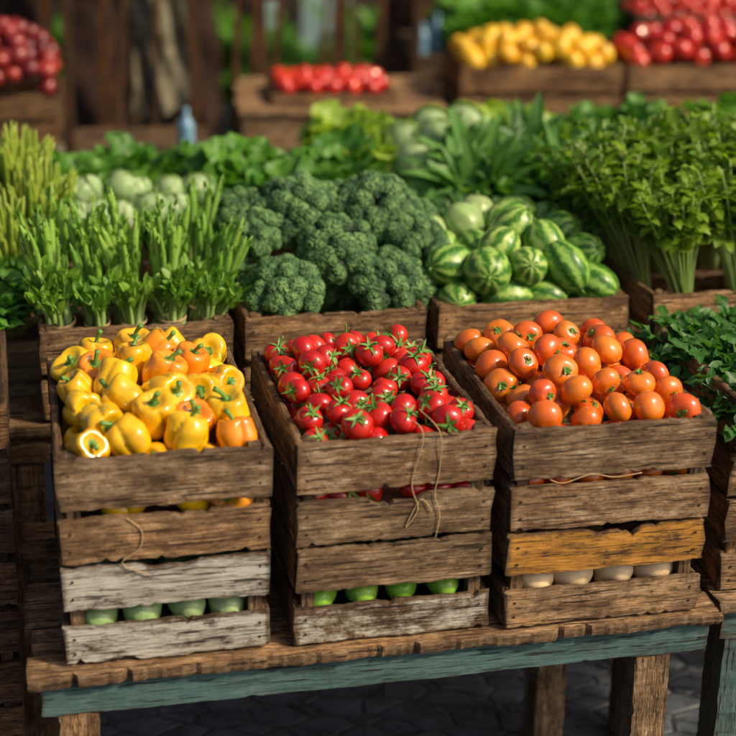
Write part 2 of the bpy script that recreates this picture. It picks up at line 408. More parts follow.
def make_table(FL, yaw, w, d, ztop, label, ap_paint=(1, 1, 1, 0), leg_paints=None, mat=WOOD, planks=6, apron=.075, legw=.085, group=None, tint=(1, 1, 1), rag=.0028, inset=(.07, .07), apw=.03):
    yaw = math.radians(yaw); c = Rz(yaw) @ np.array([w / 2, d / 2, 0])
    loc = (FL[0] + c[0], FL[1] + c[1], 0); zt = T0 + ztop
    mb = MB(); pw = d / planks
    for i in range(planks):
        slat(mb, (RNG.uniform(-.01, .01), -d / 2 + pw * (i + .5), zt - .014), X, Y, Z, w + RNG.uniform(-.03, .015), pw - .004, .026, tint, amp=rag if i == 0 else .0012)
    root = obj('wooden_table', mb.build('table_top', mat), loc, (0, 0, yaw), label=label, cat='table', group=group)
    for sy in (-1, 1):
        mb = MB(); slat(mb, (0, sy * (d / 2 - .035), zt - .029 - apron / 2), X, Z, Y * sy, w - apw, apron, .03, tint, ap_paint, amp=.0013)
        obj('apron', mb.build('apron', mat), parent=root)
    for sx in (-1, 1):
        mb = MB(); slat(mb, (sx * (w / 2 - apw / 2 - .015), 0, zt - .029 - apron / 2), Y, Z, X * sx, d - .11, apron, .028, tint, ap_paint, amp=.0015)
        obj('apron', mb.build('apron', mat), parent=root)
    k = 0
    for sy in (-1, 1):
        for sx in (-1, 1):
            mb = MB(); hh = zt - .029 - apron
            p = leg_paints[k] if leg_paints else (1, 1, 1, 0); k += 1
            slat(mb, (sx * (w / 2 - inset[0 if sx < 0 else 1]), sy * (d / 2 - .065), hh / 2), Z, X, Y, hh, legw, legw, tint, p, amp=.002)
            obj('leg', mb.build('leg', mat), parent=root)
    return root

NP = (1, 1, 1, 0)
WHT = (.68, .67, .61); OCH = (.66, .30, .035); TEAL = (.075, .19, .20)
br = (1, 1, 1)
YAW = 9.6
G1 = 'slatted crates stacked on the front table'
LOWER = lambda p3, p4, n=.0: [(.004, .088, p4, 0, br), (.125, .224, p3, n, br)]
UPPER = lambda p1, p2, n=.0: [(.002, .101, p2, n, br), (.119, .232, p1, 0, br)]
FLs = [(-.377, 2.465), (.094, 2.536), (.539, 2.600)]
Ws = [.425, .418, .44]; Ds = [.54, .52, .52]
lowers = []; uppers = []
low_lab = ['weathered crate with peeling white painted slats holding pale squash', 'brown slatted crate with scuffed white lower slat, zucchini inside', 'brown slatted crate with ochre painted slat holding turnips']
up_lab = ['weathered brown crate heaped with yellow bell peppers', 'weathered brown crate heaped with red tomatoes, twine hanging', 'weathered brown crate heaped with orange tomatoes']
p34 = [((*WHT, .86), (*WHT, .84)), ((*WHT, .30), (*WHT, .70)), ((*OCH, .86), (*OCH, .52))]
p12 = [((.62, .5, .36, .55), (*OCH, .3)), ((.62, .5, .36, .62), (*WHT, .50)), ((.62, .5, .36, .55), (.62, .5, .36, .6))]
for i in range(3):
    lowers.append(make_crate(FLs[i], YAW, Ws[i], Ds[i], 0, .228, LOWER(p34[i][0], p34[i][1], .019 if i != 1 else 0), low_lab[i], G1, floor=.034))
    dy = [0, .8, -.6][i]
    uppers.append(make_crate(FLs[i], YAW + dy, Ws[i], Ds[i], .23, .234, UPPER(p12[i][0], p12[i][1], .017 if i == 1 else 0), up_lab[i], G1, floor=.055))

u = np.array([math.cos(math.radians(YAW)), math.sin(math.radians(YAW))]); dv = np.array([-u[1], u[0]])
tf = np.array([-.377, 2.465]) - u * .075 - dv * .035
make_table(tf, YAW, 1.50, .66, -.001, 'rough plank table with peeling blue-green painted front rail', (*TEAL, .95), [(*TEAL, .5), NP, NP, NP], planks=7, rag=.0045, inset=(.10, .145), apw=.05)
G2 = 'dark slatted crates beside the front table'
make_table((1.035, 2.70), 6, .75, .66, -.001, 'plank table with blue-green painted legs', (*TEAL, .85), [(*TEAL, .95), (*TEAL, .8), NP, NP])
c5 = make_crate((1.045, 2.75), 6, .44, .50, 0, .228, LOWER(NP, NP), 'brown slatted crate under a crate of parsley', G2, floor=.012, tint=(.9, .87, .83))
c6 = make_crate((1.045, 2.75), 6, .44, .50, .23, .234, UPPER(NP, NP), 'brown slatted crate filled with dark curly parsley', G2, tint=(.9, .87, .83))
for k in range(5):
    make_crate((-.93, 2.66), 10, .42, .5, -T0 + .25 * k, .248, [(.004, .11, NP, 0, br), (.135, .24, NP, 0, br)], 'old dark slatted crate in a tall stack', G2, floor=.012, tint=(.55, .5, .45))

G3 = 'crates in the second row of the stall'
make_table((-.62, 3.13), YAW, 2.3, .60, .214, 'long plank table carrying crates of vegetables')
row2 = []
for FL, w, lab in (((-.510, 3.165), .475, 'brown crate holding bundles of asparagus'), ((-.012, 3.25), .465, 'brown crate heaped with broccoli heads'),
                   ((.478, 3.333), .515, 'brown crate heaped with striped green melons'), ((1.05, 3.42), .52, 'brown crate holding leafy herb bunches')):
    row2.append(make_crate(FL, YAW, w, .50, .216, .246, [(.004, .11, NP, 0, br), (.13, .244, (.6, .5, .36, .5), 0, br)], lab, G3, floor=.06, tint=(1.05, 1.0, .92)))
make_table((-1.0, 3.66), YAW, 1.0, .9, .28, 'plank table under green vegetables')
make_table((-.15, 3.95), YAW, 2.2, 1.35, .28, 'plank table under green vegetables')
row3 = []
for FL, w in (((-.98, 3.72), .5), ((-.46, 3.82), .5), ((-.05, 4.02), .5), ((.48, 4.10), .5), ((1.0, 4.2), .5), ((.1, 4.62), .6), ((.75, 4.72), .6), ((1.4, 4.82), .5)):
    row3.append(make_crate(FL, YAW, w, .5, .282, .13, [(.004, .12, NP, 0, br)], 'low brown crate full of leafy greens', 'low crates of greens', floor=.03))

# ------------------------------------------------------------------ produce meshes
def pepper_meshes(seed):
    rng = np.random.default_rng(seed); kk = 4 if seed % 3 else 3; ph = rng.uniform(0, 6.28)
    R = rng.uniform(.043, .047); Ln = rng.uniform(.096, .120); tw = rng.uniform(-.4, .4); la = rng.uniform(.9, 1.1, 4)
    tap = rng.uniform(.04, .20)
    def fn(U, TH):
        phi = U * math.pi
        rho = np.sin(phi) ** .45; z = np.cos(phi)
        z = np.sign(z) * np.abs(z) ** .8
        taper = 1.0 + .06 * z - tap * (z < 0) * z * z
        th = TH + ph + tw * z
        f = np.abs(np.cos(kk * th / 2)) ** .5
        sec = la[(np.floor((kk * th / 2 + math.pi / 2) / math.pi).astype(int)) % kk]
        lob = (1 - .26 * (1 - f) * (.5 + .5 * np.sin(phi))) * (1 + (sec - 1) * f)
        w = 1 + .04 * np.sin(2 * TH + ph) + .035 * np.sin(4 * z + TH) + .02 * np.sin(7 * z - 2 * TH)
        r = R * rho * taper * lob * w
        zz = z * Ln / 2
        zz = zz - (z > 0) * .020 * np.exp(-(rho / .5) ** 2) + (z < 0) * (.014 * np.exp(-(rho / .5) ** 2) + .009 * (1 - f))
        return np.stack([r * np.cos(TH), r * np.sin(TH), zz], -1)
    V, F = rev(30, 56, fn)
    mb = MB(); mb.add(V, F)
    ms = MB(); zt = Ln / 2 - .020
    a = np.arange(6) / 6 * 6.283; D = np.stack([np.cos(a), np.sin(a), a * 0 + .35], -1)
    leaves(ms, np.tile([0, 0, zt + .003], (6, 1)), D, np.tile([0, 0, 1.], (6, 1)), .018, .017, .6, shape='oval', rng=rng, nl=4, nw=2)
    bend = rng.uniform(-.018, .018, 2); t = np.linspace(0, 1, 7)
    pts = np.stack([bend[0] * t ** 2, bend[1] * t ** 2, zt + t * rng.uniform(.026, .040)], -1)
    tube(ms, pts, np.array([.009, .006, .005, .0047, .0047, .0055, .0062]), 8, lf=(.6, .4, 0, 1))
    return mb, ms
PEP = []; PEPO = []
for s in range(6):
    b_, st = pepper_meshes(s)
    PEP.append((b_.build('yellow_pepper', M_YEL, True), st.build('pepper_stem', M_CALYX, True)))
for s in range(6, 8):
    b_, st = pepper_meshes(s)
    PEPO.append((b_.build('orange_pepper', M_ORP, True), st.build('pepper_stem', M_CALYX, True)))

def tomato_mesh(seed, R, mat, sq=.86, lob=.02, calyx=True, cs=1.0, nm='tomato', vine=False):
    rng = np.random.default_rng(seed); p = rng.uniform(0, 6.28)
    def fn(U, TH):
        phi = U * math.pi; rho = np.sin(phi); z = np.cos(phi)
        r = R * rho * (1 + lob * np.cos(5 * TH + p) * (.3 + .7 * (z > 0) * z) + .02 * np.sin(2 * TH + p))
        zz = R * sq * z - (z > 0) * R * .16 * np.exp(-(rho / .35) ** 2) + (z < 0) * R * .05 * np.exp(-(rho / .3) ** 2)
        return np.stack([r * np.cos(TH), r * np.sin(TH), zz], -1)
    V, F = rev(20, 32, fn); mb = MB(); mb.add(V, F)
    body = mb.build(nm, mat, True)
    st = None
    if calyx:
        ms = MB(); n = 6; a = np.arange(n) / n * 6.283 + rng.uniform(-.2, .2, n); zt = R * (sq - .13)
        D = np.stack([np.cos(a), np.sin(a), rng.uniform(.15, .8, n)], -1)
        leaves(ms, np.tile([0, 0, zt], (n, 1)), D, np.tile([0, 0, 1.], (n, 1)), R * rng.uniform(.6, .95, n) * cs, R * .24, rng.uniform(-.7, 1.4, n), shape='lance', rng=rng, nl=5, nw=2)
        t = np.linspace(0, 1, 6); bd = rng.uniform(-.6, .6, 2) * R * (2 if vine else 1)
        tube(ms, np.stack([bd[0] * t ** 2, bd[1] * t ** 2, zt - .001 + t * R * (.8 if vine else .5) * cs], -1), np.array([.003, .0019, .0017, .0017, .002, .0024]), 6, lf=(.5, .6, 0, 1))
        st = ms.build('calyx', M_CALYX, True)
    return body, st
TOM = [tomato_mesh(s, .032, M_RED, cs=1.08, nm='red_tomato', vine=s % 2 == 0) for s in range(6)]
ORT = [tomato_mesh(s + 20, .038, M_ORT, sq=.80 + .03 * (s % 3), lob=.03, cs=.42, nm='orange_tomato') for s in range(5)]
FTOM = [tomato_mesh(s + 30, .048, M_RED, calyx=False, nm='red_tomato') for s in range(2)]
def lemon_mesh(R):
    def fn(U, TH):
        phi = U * math.pi; z = np.cos(phi); r = R * np.sin(phi) ** .95
        zz = R * 1.12 * z + R * .14 * np.sign(z) * np.abs(z) ** 14
        return np.stack([r * np.cos(TH), r * np.sin(TH), zz], -1)
    V, F = rev(18, 24, fn); mb = MB(); mb.add(V, F); return mb.build('lemon', M_LEM, True)
LEM = [(lemon_mesh(.050), None)]
PLUM = [tomato_mesh(50, .036, M_DRD, calyx=False, nm='plum')]
def melon_mesh(seed, R, el, mat):
    def fn(U, TH):
        phi = U * math.pi; z = np.cos(phi); r = R * np.sin(phi) ** .95 * (1 + .02 * np.cos(9 * TH))
        zz = R * el * z - (z > .0) * R * .06 * np.exp(-(np.sin(phi) / .2) ** 2)
        return np.stack([r * np.cos(TH), r * np.sin(TH), zz], -1)
    V, F = rev(22, 36, fn); mb = MB(); mb.add(V, F); ms = MB(); t = np.linspace(0, 1, 5)
    tube(ms, np.stack([.006 * t ** 2, 0 * t, R * el * .92 + t * .014], -1), np.array([.005, .003, .0028, .003, .0036]), 6, lf=(.8, .5, 0, 1))
    return mb.build('melon_rind', mat, True), ms.build('melon_stem', M_CALYX, True)
MEL = [melon_mesh(1, .055, 1.2, M_MEL), melon_mesh(2, .053, 1.32, M_MEL), melon_mesh(3, .058, 1.1, M_MEL)]
PMEL = melon_mesh(4, .054, 1.1, M_PMEL)
def zuc_mesh(R, L, mat, nm, pw=.62):
    def fn(U, TH):
        phi = U * math.pi; z = np.cos(phi); z = np.sign(z) * np.abs(z) ** .8; r = R * np.sin(phi) ** pw * (1 + .03 * np.cos(6 * TH))
        return np.stack([r * np.cos(TH), r * np.sin(TH), L / 2 * z], -1)
    V, F = rev(22, 28, fn); mb = MB(); mb.add(V, F); return mb.build(nm, mat, True)
ZUC = zuc_mesh(.038, .17, M_ZUC, 'zucchini', .8); CUC = zuc_mesh(.040, .13, M_CUC, 'squash', .9)
def turnip():
    R = .047
    def fn(U, TH):
        phi = U * math.pi; z = np.cos(phi); r = R * np.sin(phi) * (1 + .1 * z)
        zz = R * .85 * z - (z < -.6) * .02 * (-z - .6) * 2.5
        return np.stack([r * np.cos(TH), r * np.sin(TH), zz], -1)
    V, F = rev(20, 28, fn); mb = MB(); mb.add(V, F); return mb.build('turnip', M_TUR, True)
TUR = turnip()

def pack(n, r, hw, hd, floor, H, rng, iters=420, grav=.0006, zi=.15):
    P = np.stack([rng.uniform(-hw + r, hw - r, n), rng.uniform(-hd + r, hd - r, n), rng.uniform(floor + r, floor + r + zi, n)], -1)
    I = np.arange(n); re = 2 * r * .97
    for it in range(iters):
        if it < iters - 60: P[:, 2] -= grav
        d = P[:, None] - P[None]; dist = np.sqrt((d ** 2).sum(-1)) + 1e-9; dist[I, I] = 9
        ov = np.clip(re - dist, 0, None); P += (d / dist[..., None] * ov[..., None]).sum(1) * .38
        P[:, 0] = np.clip(P[:, 0], -hw + r, hw - r); P[:, 1] = np.clip(P[:, 1], -hd + r, hd - r)
        P[:, 2] = np.minimum(P[:, 2], H(P[:, 0], P[:, 1]) - r); P[:, 2] = np.maximum(P[:, 2], floor + r)
    return P

def qdir(d, spin):
    return Vector((0, 0, 1)).rotation_difference(Vector(d).normalized()) @ Quaternion((0, 0, 1), spin)

def heap(templates, l2w, w, d, floor, rim, peak, r, name, cat, label, group, rng, frac=.60, tilt=(0, -.45, .8), spread=.6, childname='calyx', edge=.012, power=.6, ycen=.1, weights=None, scl=(.93, 1.05), depth=2.9, face=True, swap=None, grav=.0006, zi=.15):
    hw, hd = w / 2 - .016, d / 2 - .016
    def H(x, y):
        a = np.clip(1 - (x / hw) ** 2, 0, 1) ** power; yy = np.clip((y / hd - ycen) / (1 + abs(ycen)), -1, 1)
        return rim + edge + peak * a * np.clip(1 - yy ** 2, 0, 1) ** power
    gx, gy = np.meshgrid(np.linspace(-hw, hw, 20), np.linspace(-hd, hd, 20)); vol = (H(gx, gy) - floor).mean() * 4 * hw * hd
    n = int(vol * frac / (4.19 * r ** 3))
    P = pack(n, r, hw, hd, floor, H, rng, grav=grav, zi=zi)
    for p in P:
        if H(p[0], p[1]) - p[2] > depth * r and not (face and (p[1] < -hd + 1.6 * r or p[0] < -hw + 1.4 * r)): continue
        wp = l2w(p); k = rng.choice(len(templates), p=weights)
        T = templates[k]
        if swap and swap(p): T = swap(p)
        bm_, cm = T[:2]
        dd = np.array(tilt) + rng.normal(0, spread, 3)
        nm = name if len(T) < 3 else T[2]
        lb = label if len(T) < 3 else T[3]
        o = obj(nm, bm_, wp, qdir(dd, rng.uniform(0, 6.28)), rng.uniform(*scl), label=lb, cat=cat, group=group)
        if cm is not None:
            obj(childname, cm, parent=o)

rg = np.random.default_rng(5)
Ypl = 'yellow bell pepper with green stem in a wooden crate'
pt = [(a, b, 'bell_pepper', Ypl) for a, b in PEP] + [(a, b, 'bell_pepper', 'orange bell pepper with green stem in a wooden crate') for a, b in PEPO]
heap(pt, uppers[0][1], Ws[0], Ds[0], .06, .234, .085, .0455, 'bell_pepper', 'bell pepper', Ypl, 'bell peppers heaped in a crate', rg, frac=.70, tilt=(0, -.28, .8), spread=.5, childname='stem', weights=[.137] * 6 + [.089] * 2, ycen=.1, scl=(.88, 1.06))
heap(TOM, uppers[1][1], Ws[1], Ds[1], .06, .234, .085, .031, 'tomato', 'tomato', 'glossy red tomato with green calyx in a crate', 'red tomatoes heaped in a crate', rg, tilt=(0, -.5, .8), spread=.55, ycen=.15, scl=(.86, 1.08))
heap(ORT, uppers[2][1], Ws[2], Ds[2], .06, .234, .085, .037, 'tomato', 'tomato', 'glossy orange tomato in a wooden crate', 'orange tomatoes heaped in a crate', rg, tilt=(0, -.6, .6), spread=.9, ycen=.15, scl=(.84, 1.08), frac=.63)
PT = (PMEL[0], PMEL[1], 'green_melon', 'plain pale green melon in a wooden crate')
heap(MEL, row2[2][1], .515, .50, .10, .246, .14, .056, 'striped_melon', 'melon', 'oval melon with yellow-green and mid green stripes', 'striped melons heaped in a crate', rg, frac=.68, tilt=(.5, -.3, .4), spread=1.0, childname='stem', ycen=.25, power=.35, edge=.03, scl=(.9, 1.1), swap=lambda p: PT if (p[1] > .08 and p[0] < .0) else None)

def rowfill(l2w, w, d, me, r, name, label, group, yoff=.103, lying=True, z=.082):
    n = int((w - .05) / (2 * r + .003))
    for row in range(2):
        for i in range(n):
            x = -w / 2 + .035 + (w - .07) * (i + .5) / n
            y = -d / 2 + yoff + row * (.18 if lying else 2 * r + .004)
            p = l2w((x + rg.uniform(-.003, .003), y + rg.uniform(0, .01), z + rg.uniform(-.003, .004)))
            q = qdir((rg.normal(0, .2), -1, rg.normal(0, .05)), rg.uniform(0, 6)) if lying else qdir((rg.normal(0, .3), rg.normal(0, .3), 1), rg.uniform(0, 6))
            obj(name, me, p, q, rg.uniform(.95, 1.12), label=label, cat=name, group=group)
rowfill(lowers[0][1], Ws[0], Ds[0], CUC, .040, 'squash', 'pale green squash lying in a slatted crate', 'squash in the lower crate', yoff=.080)
rowfill(lowers[1][1], Ws[1], Ds[1], ZUC, .038, 'zucchini', 'bright green zucchini lying in a slatted crate', 'zucchini in the lower crate', yoff=.098)
rowfill(lowers[2][1], Ws[2], Ds[2], TUR, .046, 'turnip', 'pale cream turnip in a slatted crate', 'turnips in the lower crate', yoff=.064, lying=False, z=.084)

# ---- broccoli
def ico(sub):
    bm = bmesh.new(); bmesh.ops.create_icosphere(bm, subdivisions=sub, radius=1)
    V = np.array([v.co[:] for v in bm.verts]); F = np.array([[v.index for v in f.verts] for f in bm.faces]); bm.free(); return V, F
IV, IF = ico(6)
def broccoli(seed, mat, R=.080, nl=20, nm='floret_crown'):
    rng = np.random.default_rng(seed); mb = MB()
    gold = 2.39996
    for i in range(nl):
        zc = 1 - (i + .5) / nl * 1.1; rr = math.sqrt(max(0, 1 - zc * zc)); a = i * gold + rng.uniform(-.25, .25)
        dd = np.array([rr * math.cos(a), rr * math.sin(a), zc])
        c = dd * np.array([R, R, R * .68]) * rng.uniform(.90, 1.04)
        lr = R * rng.uniform(.35, .44)
        V0 = IV; keep = (V0 @ nrm(dd + np.array([0, 0, .15]))) > -.05
        idx = -np.ones(len(V0), int); idx[keep] = np.arange(keep.sum()); F0 = idx[IF]; F0 = F0[(F0 >= 0).all(1)]; V0 = V0[keep]
        m = 300; q = np.arange(m); zz = 1 - (q + .5) / m * 2; aa = q * gold; rq = np.sqrt(1 - zz ** 2)
        pts = nrm(np.stack([rq * np.cos(aa), rq * np.sin(aa), zz], -1) + rng.normal(0, .045, (m, 3)))
        ang = np.arccos(np.clip((V0 @ pts.T).max(1), -1, 1))
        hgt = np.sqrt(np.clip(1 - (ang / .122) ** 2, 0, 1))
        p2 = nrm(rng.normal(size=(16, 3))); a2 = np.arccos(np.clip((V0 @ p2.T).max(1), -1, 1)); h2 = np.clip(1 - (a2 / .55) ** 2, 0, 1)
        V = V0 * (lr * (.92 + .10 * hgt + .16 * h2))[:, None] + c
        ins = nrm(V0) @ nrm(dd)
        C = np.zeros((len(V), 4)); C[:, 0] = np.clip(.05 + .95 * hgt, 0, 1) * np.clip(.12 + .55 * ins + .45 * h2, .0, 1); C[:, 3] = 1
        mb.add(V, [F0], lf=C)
    ms = MB(); t = np.linspace(0, 1, 6)
    tube(ms, np.stack([0 * t, 0 * t, -.13 + t * .11], -1), np.array([.024, .023, .022, .025, .03, .04]), 12, lf=(.4, .7, 0, 1))
    for i in range(10):
        a = i * .628; e = np.array([math.cos(a), math.sin(a), 0]) * R * .8
        tube(ms, np.stack([e[0] * t ** 1.3, e[1] * t ** 1.3, -.075 + t * .065], -1), np.linspace(.013, .016, 6), 8, lf=(.4, .7, 0, 1))
    return mb.build(nm, mat, True), ms.build('stalk', M_STALK, True)
BRO = [broccoli(s, M_BROC) for s in (1, 2, 3)]
bpos = [(.085, 3.39, .478, 1.02, (-.25, -.40, .95)), (.365, 3.45, .482, 1.04, (.2, -.40, .9)), (.225, 3.51, .553, 1.06, (0, -.5, .9)), (.44, 3.57, .56, .92, (.5, -.3, .9)),
        (.00, 3.54, .565, .92, (-.6, -.3, .9)), (.345, 3.66, .615, 1.16, (.2, -.4, .9)), (.115, 3.65, .62, 1.14, (-.25, -.4, .9)), (-.04, 3.69, .60, .84, (-.6, -.2, .9)), (.22, 3.74, .60, .98, (0, 0, 1)), (.035, 3.46, .46, .85, (-.3, -.3, .9)), (.45, 3.72, .57, .85, (.4, -.2, .9)), (.44, 3.49, .45, .8, (.4, -.2, .9)),
        (.235, 3.52, .455, .85, (0, -1.2, -.25))]
for i, (x, y, z, s, dd) in enumerate(bpos):
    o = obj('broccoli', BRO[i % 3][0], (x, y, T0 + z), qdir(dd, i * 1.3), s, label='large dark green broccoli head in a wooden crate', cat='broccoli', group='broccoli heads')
    obj('stalk', BRO[i % 3][1], parent=o)

# ---- leafy templates
def herb(seed, h=.36, nst=26, lean=.55, leafL=.045, per=15, lmat=M_HERB, start=.45, sr=.0036, flat=1.0, ruff=.35):
    rng = np.random.default_rng(seed); ml = MB(); ms = MB()
    B = []; D = []
    for i in range(nst):
        a = rng.uniform(0, 6.28); q = math.sqrt(rng.random()); ln = lean * q; hh = h * rng.uniform(.75, 1.05)
        t = np.linspace(0, 1, 9); e = np.array([math.cos(a), math.sin(a) * flat])
        hor = (.022 * q + hh * math.tan(ln) * t ** 1.5 * .9)
        pts = np.stack([e[0] * hor, e[1] * hor, hh * t * math.cos(ln * .6)], -1)
        tube(ms, pts, np.linspace(sr, sr * .4, 9), 6, lf=(rng.random(), .8, 0, 1))
        for k in range(per):
            tt = start + (1 - start) * (k + rng.random()) / per
            p = np.array([np.interp(tt, t, pts[:, c]) for c in range(3)]); aa = rng.uniform(0, 6.28)
            B.append(p); D.append((math.cos(aa) + e[0] * .3, math.sin(aa) + e[1] * .3, rng.uniform(-.1, 1.2)))
    B = np.array(B); D = np.array(D); n = len(B)
    leaves(ml, B, D, np.tile([0, 0, 1.], (n, 1)) + rng.normal(0, .3, (n, 3)), leafL * rng.uniform(.6, 1.2, n), leafL * .55 * rng.uniform(.7, 1.2, n), rng.uniform(0, 1.3, n), ruff=ruff, rng=rng, nl=4, nw=2)
    return ml.build('leaf_mass', lmat, True), ms.build('stems', M_STALK, True)
def rosette(seed, n, L, W, amin, amax, droop, ruff, lmat, shape='oval', nl=7, nw=4, r0=.012, zj=.02, fold=.25):
    rng = np.random.default_rng(seed); ml = MB()
    i = np.arange(n); a = i * 2.39996 + rng.normal(0, .2, n); el = amin + (amax - amin) * ((i + .5) / n) ** .8 + rng.normal(0, .08, n)
    D = np.stack([np.cos(a) * np.sin(el), np.sin(a) * np.sin(el), np.cos(el)], -1)
    B = np.stack([np.cos(a) * r0, np.sin(a) * r0, a * 0 + rng.uniform(0, zj, n)], -1)
    Nn = np.stack([-np.cos(a) * np.cos(el), -np.sin(a) * np.cos(el), np.sin(el)], -1) + 1e-3
    leaves(ml, B, D, Nn, L * rng.uniform(.75, 1.1, n), W * rng.uniform(.75, 1.15, n), droop * rng.uniform(.4, 1.4, n), ruff=ruff, shape=shape, rng=rng, nl=nl, nw=nw, fold=fold)
    return ml.build('leaf_rosette', lmat, True), None
HERB = [herb(1, h=.46, nst=48, lean=.34, leafL=.058, per=10, start=.60, sr=.0042), herb(2, h=.44, nst=46, lean=.34, leafL=.060, per=10, start=.60, sr=.0042)]
PARS = [herb(s, h=.16, nst=26, lean=1.05, leafL=.050, per=12, lmat=M_MID, start=.4, sr=.0025) for s in (5, 6)]
CURL = [herb(s, h=.12, nst=26, lean=1.1, leafL=.060, per=11, lmat=M_SPIN, start=.35, sr=.002, ruff=.5) for s in (25, 26)]
SPIN = [rosette(s, 48, .15, .065, .1, 1.45, 1.0, .25, M_SPIN) for s in (3, 4)]
LEAFY = [rosette(s, 46, .15, .085, .1, 1.4, 1.0, .45, M_MID, 'broad', nl=8, nw=6) for s in (33, 34)]
LETT = [rosette(s, 52, .15, .11, .05, 1.4, 1.2, .5, M_LETT, 'broad', nl=9, nw=6) for s in (7, 8)]
LONG = [rosette(s, 36, .23, .075, .05, 1.0, .9, .22, M_LONG, 'lance') for s in (9, 10)]
REDB = [rosette(s, 40, .12, .05, .1, 1.4, .9, .3, M_REDL) for s in (12,)]
def cabbage(seed):
    rng = np.random.default_rng(seed); n = 16; ml = MB()
    def fn(U, TH):
        phi = U * math.pi; z = np.cos(phi); r = .070 * np.sin(phi) * (1 + .02 * np.sin(3 * TH))
        return np.stack([r * np.cos(TH), r * np.sin(TH), .078 + .067 * z], -1)
    V, F = rev(16, 20, fn); ml.add(V, F, lf=(.8, .5, .8, 1))
    i = np.arange(n); a = i * 2.39996; el = rng.uniform(1.25, 1.6, n)
    D = np.stack([np.cos(a) * np.sin(el), np.sin(a) * np.sin(el), np.cos(el)], -1)
    Nn = np.stack([-np.cos(a) * np.cos(el), -np.sin(a) * np.cos(el), np.sin(el)], -1)
    Lf = rng.uniform(.15, .20, n); rad = rng.uniform(.076, .084, n)
    leaves(ml, np.stack([np.cos(a) * .01, np.sin(a) * .01, a * 0], -1), D, Nn, Lf, rng.uniform(.11, .14, n), -Lf / rad, ruff=.04, fold=.32, shape='broad', rng=rng, nl=9, nw=6)
    return ml.build('cabbage_leaves', M_PALE, True), None
CABB = [cabbage(14), cabbage(15)]

def asparagus(seed, tall=True):
    rng = np.random.default_rng(seed); ms = MB(); ml = MB(); B = []; D = []
    for i in range(15 if tall else 15):
        a = rng.uniform(0, 6.28); q = math.sqrt(rng.random()); hh = rng.uniform(.20, .36) if tall else rng.uniform(.12, .19)
        e = np.array([math.cos(a), math.sin(a)]); t = np.linspace(0, 1, 14)
        hor = .028 * q * (1 - .3 * np.sin(t * 3.14)) + q * hh * (.16 if tall else .30) * t ** 2
        pts = np.stack([e[0] * hor + .005 * np.sin(t * 4 + a), e[1] * hor, hh * t], -1)
        if tall: rr = .0096 * np.array([1.05, 1, .95, .92, .9, .9, .88, .86, .86, .95, 1.08, 1.05, .7, .1])
        else: rr = .0088 * np.array([1.25, 1.2, 1.1, 1.05, 1, .95, .85, .8, .7, .6, .5, .45, .4, .2])
        tube(ms, pts, rr * rng.uniform(.8, 1.2), 8, ucol=rng.random())
        for k in range(9 if tall else 11):
            tt = (rng.uniform(.74, .99) if k < 6 else rng.uniform(.3, .75)) if tall else rng.uniform(.66, 1.0)
            p = np.array([np.interp(tt, t, pts[:, c]) for c in range(3)]); aa = rng.uniform(0, 6.28); sp = .22 if tall else .7
            p = p + np.array([math.cos(aa), math.sin(aa), 0]) * .007
            B.append(p); D.append((math.cos(aa) * sp, math.sin(aa) * sp, 1))
    n = len(B); B = np.array(B); D = np.array(D); k = .8 if tall else 1.25
    leaves(ml, B, D, np.cross(D, rng.normal(size=(n, 3))), rng.uniform(.016, .034, n) * k * 1.2, rng.uniform(.008, .014, n) * k * 1.3, rng.uniform(-.3, .9, n), rng=rng, nl=4, nw=2, shape='oval')
    tw = MB(); th = np.linspace(0, 2 * math.pi * 2, 40)
    tube(tw, np.stack([.036 * np.cos(th), .036 * np.sin(th), .05 + th * .0006], -1), .0018, 5)
    return ms.build('spears', M_ASP, True), ml.build('fern_leaves', M_ASPL, True), tw.build('twine_band', M_TWINE, True)
ASP = [asparagus(s) for s in (1, 2, 3)]; ASS = [asparagus(s, False) for s in (4, 5, 6)]
def beans(seed):
    rng = np.random.default_rng(seed); ms = MB()
    for i in range(95):
        a = rng.uniform(0, 6.28); q = math.sqrt(rng.random()); e = np.array([math.cos(a), math.sin(a)]); t = np.linspace(0, 1, 10); hh = rng.uniform(.16, .27)
        hor = .035 * q + .055 * q * t ** 1.5 + rng.uniform(-.01, .02) * np.sin(t * 3.1)
        pts = np.stack([e[0] * hor, e[1] * hor, hh * t - .05 * q * t ** 3 + rng.uniform(0, .02)], -1)
        rr = .0068 * np.array([.5, .9, 1, .9, 1.05, .9, 1.05, .9, .7, .15]) * rng.uniform(.8, 1.2)
        tube(ms, pts, rr, 6, ucol=rng.random())
    return ms.build('bean_pods', M_BEAN, True)
BEAN = [beans(1), beans(2)]

def place(tmpl, name, x, y, z, s, label, cat, group, tilt=(0, 0, 1), spin=None, cn='stems'):
    o = obj(name, tmpl[0], (x, y, T0 + z), qdir(tilt, rg.uniform(0, 6.28) if spin is None else spin), s, label=label, cat=cat, group=group)
    if tmpl[1] is not None: obj(cn, tmpl[1], parent=o)
    return o

